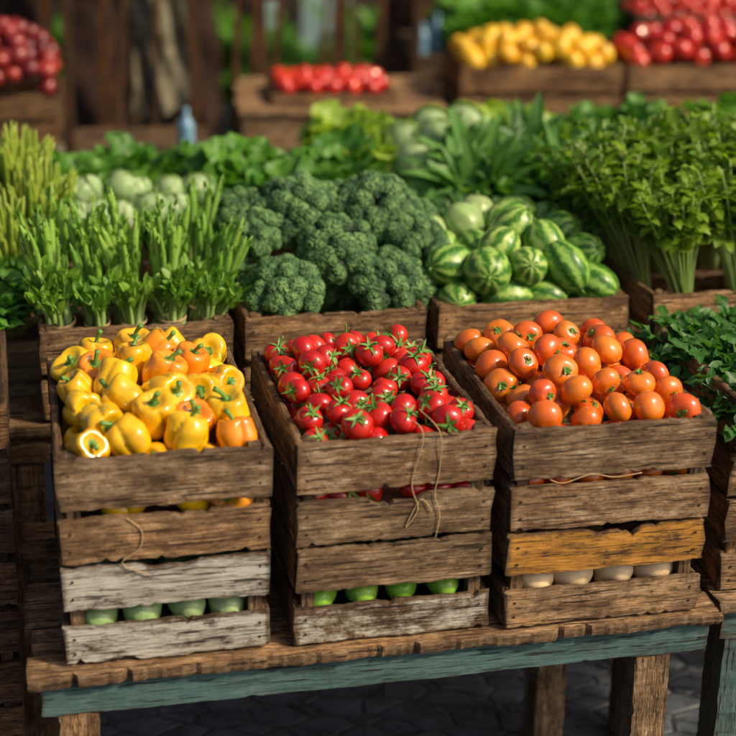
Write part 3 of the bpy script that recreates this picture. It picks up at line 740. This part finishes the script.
_, l2, yw = row2[0]
k = 0
for r_, yy in enumerate((-.185, -.10, .01, .12)):
    for i in range(5):
        x = -.185 + .093 * i + rg.uniform(-.008, .008); p = l2((x, yy, .105 + (.085, .04, .04, .04)[r_])); t = (ASS if r_ == 0 else ASP)[k % 3]; k += 1
        s = rg.uniform(.82, 1.1)
        o = obj('asparagus_bundle', t[0], p, qdir((x * .5 + rg.normal(0, .06), -.12 + r_ * .05, 1), rg.uniform(0, 6)), s, label='leafy short green stalk bundle tied with twine' if r_ == 0 else 'bundle of green asparagus spears tied with twine', cat='asparagus', group='asparagus bundles')
        obj('fern_leaves', t[1], parent=o); obj('twine_band', t[2], parent=o)
_, l2, yw = row2[3]
k = 0
for yy, xs_ in ((-.15, (-.12, .04, .19)), (.0, (-.17, -.04, .10, .2)), (.15, (-.17, -.05, .1, .2))):
    for x in xs_:
        p = l2((x, yy, .165)); k += 1
        place(HERB[k % 2], 'herb_bunch', p[0], p[1], p[2] - T0, rg.uniform(.90, 1.04) * (.92 if yy < -.1 else 1), 'leafy yellow-green herb bunch with long pale stems', 'herbs', 'herb bunches', tilt=(-.16 + x * .8, .06 + yy * .4, 1))
_, l2, yw = c6
for yy in (-.17, -.08, .03, .12, .18):
    for i in range(4):
        x = -.14 + .093 * i; p = l2((x, yy, .135 + rg.uniform(0, .02)))
        place(CURL[i % 2], 'parsley_bunch', p[0], p[1], p[2] - T0, .82, 'dark green leafy parsley piled in a crate', 'parsley', 'dark parsley bunches', tilt=(rg.normal(0, .15), -.12, 1))
for x, y, z, s, tl in ((-.66, 3.60, .44, 1.0, -.1), (-.60, 3.78, .46, 1.15, .1), (-.78, 3.80, .46, 1.15, -.1), (-.68, 3.95, .50, 1.2, .05), (-.85, 3.95, .50, 1.2, -.1)):
    obj('bean_bundle', BEAN[rg.integers(2)], (x, y, T0 + z), qdir((tl, -.1, 1), rg.uniform(0, 6)), s, label='upright bunch of yellow-green string beans', cat='beans', group='bean bundles')
GL = 'leafy greens heaped on the stall'
for x, y, z in ((-.62, 3.40, .36), (-.74, 3.48, .38), (-.66, 3.52, .40)):
    place(PARS[0], 'parsley_bunch', x, y, z, 1.0, 'bushy mid-green parsley bunch', 'greens', GL)

def scatter(T, name, x0, x1, y0, y1, z, n, s, label, cat, zslope=0.0, tl=.25):
    nx = max(1, int(round(math.sqrt(n * (x1 - x0) / (y1 - y0))))); ny = max(1, int(math.ceil(n / nx)))
    for j in range(ny):
        for i in range(nx):
            x = x0 + (x1 - x0) * (i + .5) / nx + rg.uniform(-.03, .03); y = y0 + (y1 - y0) * (j + .5) / ny + rg.uniform(-.02, .02)
            place(T[rg.integers(len(T))], name, x, y, z + zslope * (y - y0) + rg.uniform(-.03, .03), s * rg.uniform(.8, 1.15), label, cat, GL, tilt=(rg.normal(0, tl), rg.normal(-.15, tl), 1))
for i in range(12):
    x, y = -.60 + .078 * (i % 6) + (.035 if i > 5 else 0) + rg.uniform(-.012, .012), 3.99 + .012 * (i % 6) + (.12 if i > 5 else 0)
    place(CABB[i % 2], 'cabbage', x, y, .46 + (.055 if i > 5 else 0) + rg.uniform(-.015, .015), rg.uniform(.58, .76), 'small smooth pale green round cabbage', 'cabbage', 'pale cabbages', tilt=(rg.normal(0, .4), -.45, 1))
scatter(LEAFY, 'greens_bunch', -.62, -.12, 4.32, 4.6, .44, 8, 1.0, 'bright leafy mid-green bunch', 'greens')
scatter(LEAFY, 'greens_bunch', -.12, .36, 4.04, 4.45, .45, 15, 1.0, 'bright leafy mid-green bunch', 'greens', .10)
scatter(SPIN, 'chard_bunch', .40, .70, 3.97, 4.22, .42, 7, .9, 'low bunch of dark chard leaves', 'greens')
scatter(REDB, 'beet_bunch', .66, .98, 3.97, 4.06, .44, 4, .9, 'beet leaves with red ribs', 'greens')
scatter(LEAFY, 'greens_bunch', .74, 1.1, 4.05, 4.2, .42, 5, .8, 'bright leafy mid-green bunch', 'greens')
scatter(LETT, 'lettuce_head', .28, .50, 4.45, 4.9, .46, 7, 1.05, 'ruffled yellow-green lettuce head', 'lettuce', .04)
for x, y, z in ((.54, 4.46, .49), (.52, 4.62, .52), (.62, 4.58, .54), (.62, 4.76, .54), (.74, 4.82, .54)):
    place(CABB[0], 'cabbage', x, y, z, .95, 'pale green round cabbage among leaves', 'cabbage', 'pale cabbages', tilt=(.1, -.5, 1))
scatter(LONG, 'chard_bunch', .64, 1.04, 4.20, 4.6, .46, 10, 1.0, 'bunch of long green leaves with pale ribs', 'greens', .1, .3)
scatter(LETT, 'lettuce_head', .86, 1.08, 4.8, 5.1, .49, 4, 1.0, 'ruffled yellow-green lettuce head', 'lettuce')
scatter(SPIN, 'chard_bunch', 1.08, 1.75, 4.35, 5.1, .42, 12, 1.05, 'low bunch of dark chard leaves', 'greens', .08)
scatter(LEAFY, 'greens_bunch', 1.15, 1.8, 4.6, 5.1, .46, 8, 1.1, 'bright leafy mid-green bunch', 'greens', .08)

# ---- twine
def twine(pts, label):
    P = np.array(pts); t = np.linspace(0, len(P) - 1, 50)
    i = np.clip(t.astype(int), 0, len(P) - 2); f = (t - i)[:, None]
    def g(k): return P[np.clip(k, 0, len(P) - 1)]
    p0, p1, p2, p3 = g(i - 1), g(i), g(i + 1), g(i + 2)
    C = .5 * (2 * p1 + (p2 - p0) * f + (2 * p0 - 5 * p1 + 4 * p2 - p3) * f ** 2 + (3 * p1 - p0 - 3 * p2 + p3) * f ** 3)
    mb = MB(); tube(mb, C, .0011, 6)
    obj('twine', mb.build('twine', M_TWINE, True), label=label, cat='twine')
_, l2, _ = uppers[1]; fy = -.26 - .004
for pts in ([(.06, -.20, .262), (.085, fy, .238), (.088, fy, .16), (.08, fy, .10), (.092, fy, .05), (.085, fy, .0)],
            [(.02, -.21, .258), (.05, fy, .238), (.03, fy, .13), (.045, fy, .07), (.02, fy, .03), (.05, fy, .09), (.075, fy, .06)]):
    twine([l2(p) for p in pts], 'loose natural twine hanging over a crate front')
_, l2, _ = uppers[0]; fy = -.27 - .004
twine([l2(p) for p in [(-.08, fy, .10), (-.05, fy, .07), (-.055, fy, .03), (-.09, fy, .0), (-.04, fy, -.03)]], 'loose natural twine caught on a crate slat')
twine([l2(p) for p in [(-.05, .25, .24), (-.02, .24, .29), (.0, .2, .27), (.04, .24, .30), (.09, .25, .25), (.12, .265, .235)]], 'loop of natural twine lying on crate rim')
_, l2, _ = uppers[2]; fy = -.26 - .004
twine([l2(p) for p in [(-.14, fy, .12), (-.11, fy, .11), (-.05, fy, .125), (-.0, fy, .115), (.06, fy, .12)]], 'thin strand of twine along crate slat')

# ------------------------------------------------------------------ background market
GB = 'far market stall tables'
make_table((-.05, 6.2), 3, .97, .85, .34, 'pale grey plank stand with a heap of tomatoes', group=GB, tint=(1.0, .98, .95), apron=.16, planks=5)
make_table((.98, 6.35), 2, 2.6, .72, .098, 'old dark plank table carrying fruit crates', mat=DWOOD, group=GB)
make_table((-.80, 5.9), 4, .70, .6, .20, 'small dark wooden table', mat=DWOOD, group=GB)
make_table((-1.9, 5.7), 4, 1.0, .7, .28, 'dark table carrying a crate of plums', mat=DWOOD, group=GB)
GC = 'crates of fruit at the far stalls'
fr = [(.004, .125, NP, 0, br), (.145, .265, NP, 0, br), (.285, .405, NP, 0, br)]
F2 = make_crate((.98, 6.42), 2, .76, .5, .10, .41, fr, 'deep brown wooden crate heaped with lemons', GC, floor=.28, tint=(1, .85, .68))
F3 = make_crate((1.76, 6.45), 2, .88, .5, .10, .41, fr, 'deep brown wooden crate heaped with red tomatoes', GC, floor=.28, tint=(1, .85, .68))
F1 = make_crate((.10, 6.36), 3, .58, .45, .342, .05, [(.004, .046, NP, 0, br)], 'shallow wooden tray of red tomatoes', GC, floor=.012, tint=(.8, .75, .7))
F4 = make_crate((-1.35, 5.8), 4, .54, .5, .282, .2, [(.004, .09, NP, 0, br), (.105, .196, NP, 0, br)], 'dark wooden crate heaped with red plums', GC, floor=.12, tint=(.6, .52, .45))
heap(LEM, F2[1], .76, .5, .285, .405, .14, .050, 'lemon', 'lemon', 'bright yellow lemon in a far crate', 'lemons heaped in a crate', rg, spread=1.0, depth=2.2, face=False, edge=.03)
heap(FTOM, F3[1], .88, .5, .285, .405, .17, .052, 'tomato', 'tomato', 'red tomato in a far crate', 'tomatoes at the far stalls', rg, spread=1.0, depth=2.4, face=False, scl=(1.0, 1.15), edge=.03, grav=.0002)
heap(FTOM, F1[1], .58, .45, .018, .05, .08, .048, 'tomato', 'tomato', 'red tomato in a far crate', 'tomatoes at the far stalls', rg, spread=1.0, depth=2.4, face=False)
heap(PLUM, F4[1], .54, .5, .125, .2, .30, .040, 'plum', 'plum', 'dark red plum in a far crate', 'plums heaped in a crate', rg, spread=1.0, scl=(1.05, 1.25), depth=3.2, face=False, power=.4, grav=0.0, zi=.35, frac=.64)
make_table((1.0, 8.4), 0, 3.8, 1.0, .20, 'old dark plank table carrying vegetables', mat=DWOOD, group=GB)
F6 = make_crate((2.35, 8.5), 0, 1.1, .5, .202, .25, [(.004, .11, NP, 0, br), (.125, .245, NP, 0, br)], 'brown wooden crate heaped with red tomatoes', GC, floor=.15, mat=DWOOD)
heap(FTOM, F6[1], 1.1, .5, .16, .25, .1, .055, 'tomato', 'tomato', 'red tomato in a far crate', 'tomatoes at the far stalls', rg, spread=1.0, scl=(1.1, 1.2), depth=2.0, face=False)
scatter(LEAFY, 'greens_bunch', 1.25, 2.2, 8.55, 9.1, .28, 10, 1.7, 'bright leafy mid-green bunch', 'greens')
scatter(PARS, 'leafy_plant', -1.6, .1, 10.8, 11.3, -.6, 8, 3.5, 'large green leafy plant beside a far wall', 'plant')
scatter(PARS, 'leafy_plant', .9, 1.6, 11.2, 11.6, -.6, 4, 3.5, 'large green leafy plant beside a far wall', 'plant')

def post(x, y, r, h, lean, t=1.0):
    mb = MB()
    slat(mb, (0, 0, h / 2), Z, X, Y, h, r * 2, r * 2, (.80 * t, .54 * t, .36 * t), amp=.004, step=.1)
    obj('wooden_post', mb.build('post', WOOD), (x, y, 0), (0, lean, 0), label='weathered brown wooden post of a market stall', cat='post', group='stall posts')
for x, y, r, ln, t in ((-.80, 6.0, .02, .01, .35), (-1.05, 7.2, .04, 0, .4), (-.70, 6.6, .018, .07, .5), (-.62, 6.75, .02, -.05, .35), (-.50, 6.8, .012, .03, .6), (-.24, 6.75, .022, -.03, .4), (-.13, 6.9, .016, .05, .55), (-.18, 7.1, .014, -.08, .5), (.00, 7.2, .022, .02, .35), (.06, 7.5, .015, .07, .6), (.12, 7.9, .025, -.04, .45),
                       (.40, 8.6, .018, .05, .6), (.50, 8.4, .028, .02, .4), (.62, 9.3, .03, 0, .3), (.72, 8.7, .018, -.06, .6), (.80, 8.9, .028, .03, .5), (.98, 8.0, .025, -.02, .4), (1.25, 9.9, .04, 0, .4), (-2.0, 5.6, .05, 0, .5), (3.8, 6.2, .06, 0, .5), (2.1, 9.9, .05, 0, .4), (-1.0, 9.5, .05, 0, .4), (-.4, 9.8, .04, 0, .35), (2.9, 10.2, .06, 0, .5)):
    post(x, y, r, 3.1, ln, t)
def rail(x0, x1, y, z):
    mb = MB(); slat(mb, ((x0 + x1) / 2, y, z), X, Z, Y, x1 - x0, .05, .035, (.34, .22, .14), amp=.003, step=.1)
    obj('wooden_rail', mb.build('rail', WOOD), label='weathered brown wooden rail of a market stall', cat='rail', group='stall rails')
for a in ((-1.1, .2, 7.28, .45), (-1.1, .2, 7.28, 1.5), (.5, 1.4, 9.0, .75), (.5, 1.4, 9.0, 1.3), (-1.2, 2.2, 9.98, 1.3)): rail(*a)
def hanging(x, y, w, z0, z1, mat, name, label, seed, wav=22):
    rng = np.random.default_rng(seed); mb = MB(); nx, nz = 40, 24; V = []
    ph = rng.uniform(0, 6, 3)
    for j in range(nz + 1):
        for i in range(nx + 1):
            a = i / nx; b_ = j / nz
            V.append((x + (a - .5) * w * (1 + .10 * math.sin(b_ * 9 + ph[0])), y + .03 * math.sin(a * wav * .4 + ph[1] + b_ * 4.5) + .02 * math.sin(a * 17 + b_ * 23 + ph[2]) , z0 + (z1 - z0) * b_ + .04 * math.sin(a * 5 + ph[0]) * (1 - b_)))
    F = [(j * (nx + 1) + i, j * (nx + 1) + i + 1, (j + 1) * (nx + 1) + i + 1, (j + 1) * (nx + 1) + i) for j in range(nz) for i in range(nx)]
    mb.add(V, [F]); obj(name, mb.build(name, mat, True), label=label, cat='cloth', group='cloths hung on the far stall')
hanging(-.45, 7.0, .30, .95, 2.3, M_SACK, 'woven_cloth', 'pale woven cloth hanging between wooden posts', 1)
hanging(-1.35, 7.4, .6, .5, 2.4, M_CLOTH, 'hanging_cloth', 'dark brown cloth hanging at a stall', 2)
hanging(1.35, 10.0, .9, .1, 2.4, M_CLOTH, 'hanging_cloth', 'dark brown cloth hanging at a stall', 3)
hanging(-.75, 9.9, 1.0, .1, 2.4, M_CLOTH, 'hanging_cloth', 'dark brown cloth hanging at a stall', 4)
def sack(x, y, z, s, mat, seed, label):
    rng = np.random.default_rng(seed); p = rng.uniform(0, 6, 4)
    def fn(U, TH):
        phi = U * math.pi; zc = np.cos(phi); r = .13 * np.sin(phi) ** .45 * (1 + .06 * np.sin(3 * TH + p[0]) + .05 * np.sin(5 * TH + 4 * zc + p[1]) + .04 * np.sin(9 * zc + p[2]))
        r = r * np.where(zc > .55, 1 - (zc - .55) * 1.1, 1)
        return np.stack([r * np.cos(TH), r * .75 * np.sin(TH), .25 + .25 * zc + (zc > .9) * .02 * np.sin(7 * TH)], -1)
    V, F = rev(30, 36, fn); mb = MB(); mb.add(V, F)
    obj('burlap_sack', mb.build('sack', mat, True), (x, y, T0 + z), (0, 0, rng.uniform(-.3, .3)), s, label=label, cat='sack', group='burlap sacks')
sack(-.95, 6.9, -.78, 1.7, M_SACK, 3, 'large burlap sack standing on the ground')
sack(-.35, 7.6, -.78, 1.5, M_SACK, 5, 'large burlap sack standing on the ground')
def fnb(U, TH):
    z = 1 - U; r = np.where(z < .62, .035, .035 - (z - .62) / .2 * .022); r = np.where(z > .82, .013, r) * np.where((U <= 0) | (U >= 1), 0, 1)
    return np.stack([r * np.cos(TH), r * np.sin(TH), z * .2], -1)
V, F = rev(30, 24, fnb); mb = MB(); mb.add(V, F); BOT = mb.build('bottle', M_GLASS, True)
for x, y, z, s in ((-.28, 5.98, .201, 1.05), (1.05, 8.5, .201, 1.0), (1.15, 8.6, .201, 1.2)):  # the rear pair is added for its blurred sun glints
    obj('glass_bottle', BOT, (x, y, T0 + z), scale=s, label='pale blue glass bottle on a dark table', cat='bottle', group='glass bottles')
def chair(x, y, a):
    mb = MB()
    for i in range(4): slat(mb, (0, -.15 + .1 * i, .45), X, Y, Z, .42, .09, .02, step=.1)
    r = obj('wooden_chair', mb.build('seat', DWOOD), (x, y, 0), (0, 0, a), label='dark slatted wooden chair', cat='chair', group='wooden chairs')
    for sx in (-1, 1):
        for sy in (-1, 1):
            mb = MB(); hh = .44 if sy < 0 else .95; slat(mb, (sx * .19, sy * .19, hh / 2), Z, X, Y, hh, .04, .04, step=.1); obj('leg', mb.build('leg', DWOOD), parent=r)
    mb = MB()
    for i in range(3): slat(mb, (0, .19, .6 + .13 * i), X, Z, Y, .34, .06, .018, step=.1)
    obj('backrest', mb.build('backrest', DWOOD), parent=r)
chair(.66, 7.7, .4); chair(.85, 8.1, 2.6); chair(-.5, 8.6, .2)

def box(mb, lo, hi):
    x0, y0, z0 = lo; x1, y1, z1 = hi
    V = [(x0, y0, z0), (x1, y0, z0), (x1, y1, z0), (x0, y1, z0), (x0, y0, z1), (x1, y0, z1), (x1, y1, z1), (x0, y1, z1)]
    mb.add(V, [[(0, 3, 2, 1), (4, 5, 6, 7), (0, 1, 5, 4), (1, 2, 6, 5), (2, 3, 7, 6), (3, 0, 4, 7)]])
mb = MB(); box(mb, (-10, 13, 0), (12, 13.4, 5.5))
bld = obj('market_building', mb.build('wall', M_WALL), label='brown plastered building behind the market stalls', cat='building')
for x in np.arange(-9, 12, 3.1):
    mb = MB(); box(mb, (x, 12.9, 0), (x + .18, 12.997, 5.4)); obj('pilaster', mb.build('pilaster', M_WALL), parent=bld)
for x, wd in ((-3.6, 1.3), (.02, .95), (4.0, 1.3)):  # door-shaped pale panels, added to stand in for distant daylight gaps
    mb = MB(); box(mb, (x, 12.95, .03), (x + wd, 12.995, 2.3)); box(mb, (x + .1, 12.91, .15), (x + wd - .1, 12.948, 1.0)); box(mb, (x + .1, 12.91, 1.15), (x + wd - .1, 12.948, 2.15))
    obj('daylight_gap_panel', mb.build('daylight_gap_panel', M_BLUE), parent=bld)

mb = MB(); mb.add([(-150, -150, 0), (150, -150, 0), (150, 150, 0), (-150, 150, 0)], [[(0, 1, 2, 3)]])
obj('ground', mb.build('ground', ground_mat()), kind='structure')

# ------------------------------------------------------------------ light, world, camera
el, rot = math.radians(42), math.radians(114)
sd = Vector((math.sin(rot) * math.cos(el), math.cos(rot) * math.cos(el), math.sin(el)))
L = bpy.data.lights.new('sun', 'SUN'); L.energy = 3.7; L.angle = math.radians(5); L.color = (1, .83, .56)
lo = bpy.data.objects.new('sun', L); COL.objects.link(lo); lo.rotation_mode = 'QUATERNION'
lo.rotation_quaternion = Vector((0, 0, 1)).rotation_difference(sd)
w = bpy.data.worlds.new('World'); sc.world = w; w.use_nodes = True
nt = w.node_tree; bg = nt.nodes['Background']; sk = nt.nodes.new('ShaderNodeTexSky'); sk.sky_type = 'NISHITA'; sk.sun_disc = False
sk.sun_elevation = el; sk.sun_rotation = rot; sk.air_density = .7; sk.dust_density = 6; sk.ozone_density = .1
nt.links.new(sk.outputs[0], bg.inputs[0]); bg.inputs[1].default_value = .105

cam = bpy.data.cameras.new('camera'); co = bpy.data.objects.new('camera', cam); COL.objects.link(co)
co.location = (0, 0, T0 + 1.69); co.rotation_euler = (math.radians(73), 0, 0)
cam.lens = 1400 / 736 * 36; cam.sensor_width = 36; cam.shift_x = 118 / 736; cam.shift_y = -140 / 736
cam.clip_end = 500; cam.dof.use_dof = True; cam.dof.focus_distance = 3.12; cam.dof.aperture_fstop = 1.5
sc.camera = co
sc.view_settings.view_transform = 'Standard'; sc.view_settings.look = 'None'; sc.view_settings.exposure = 0
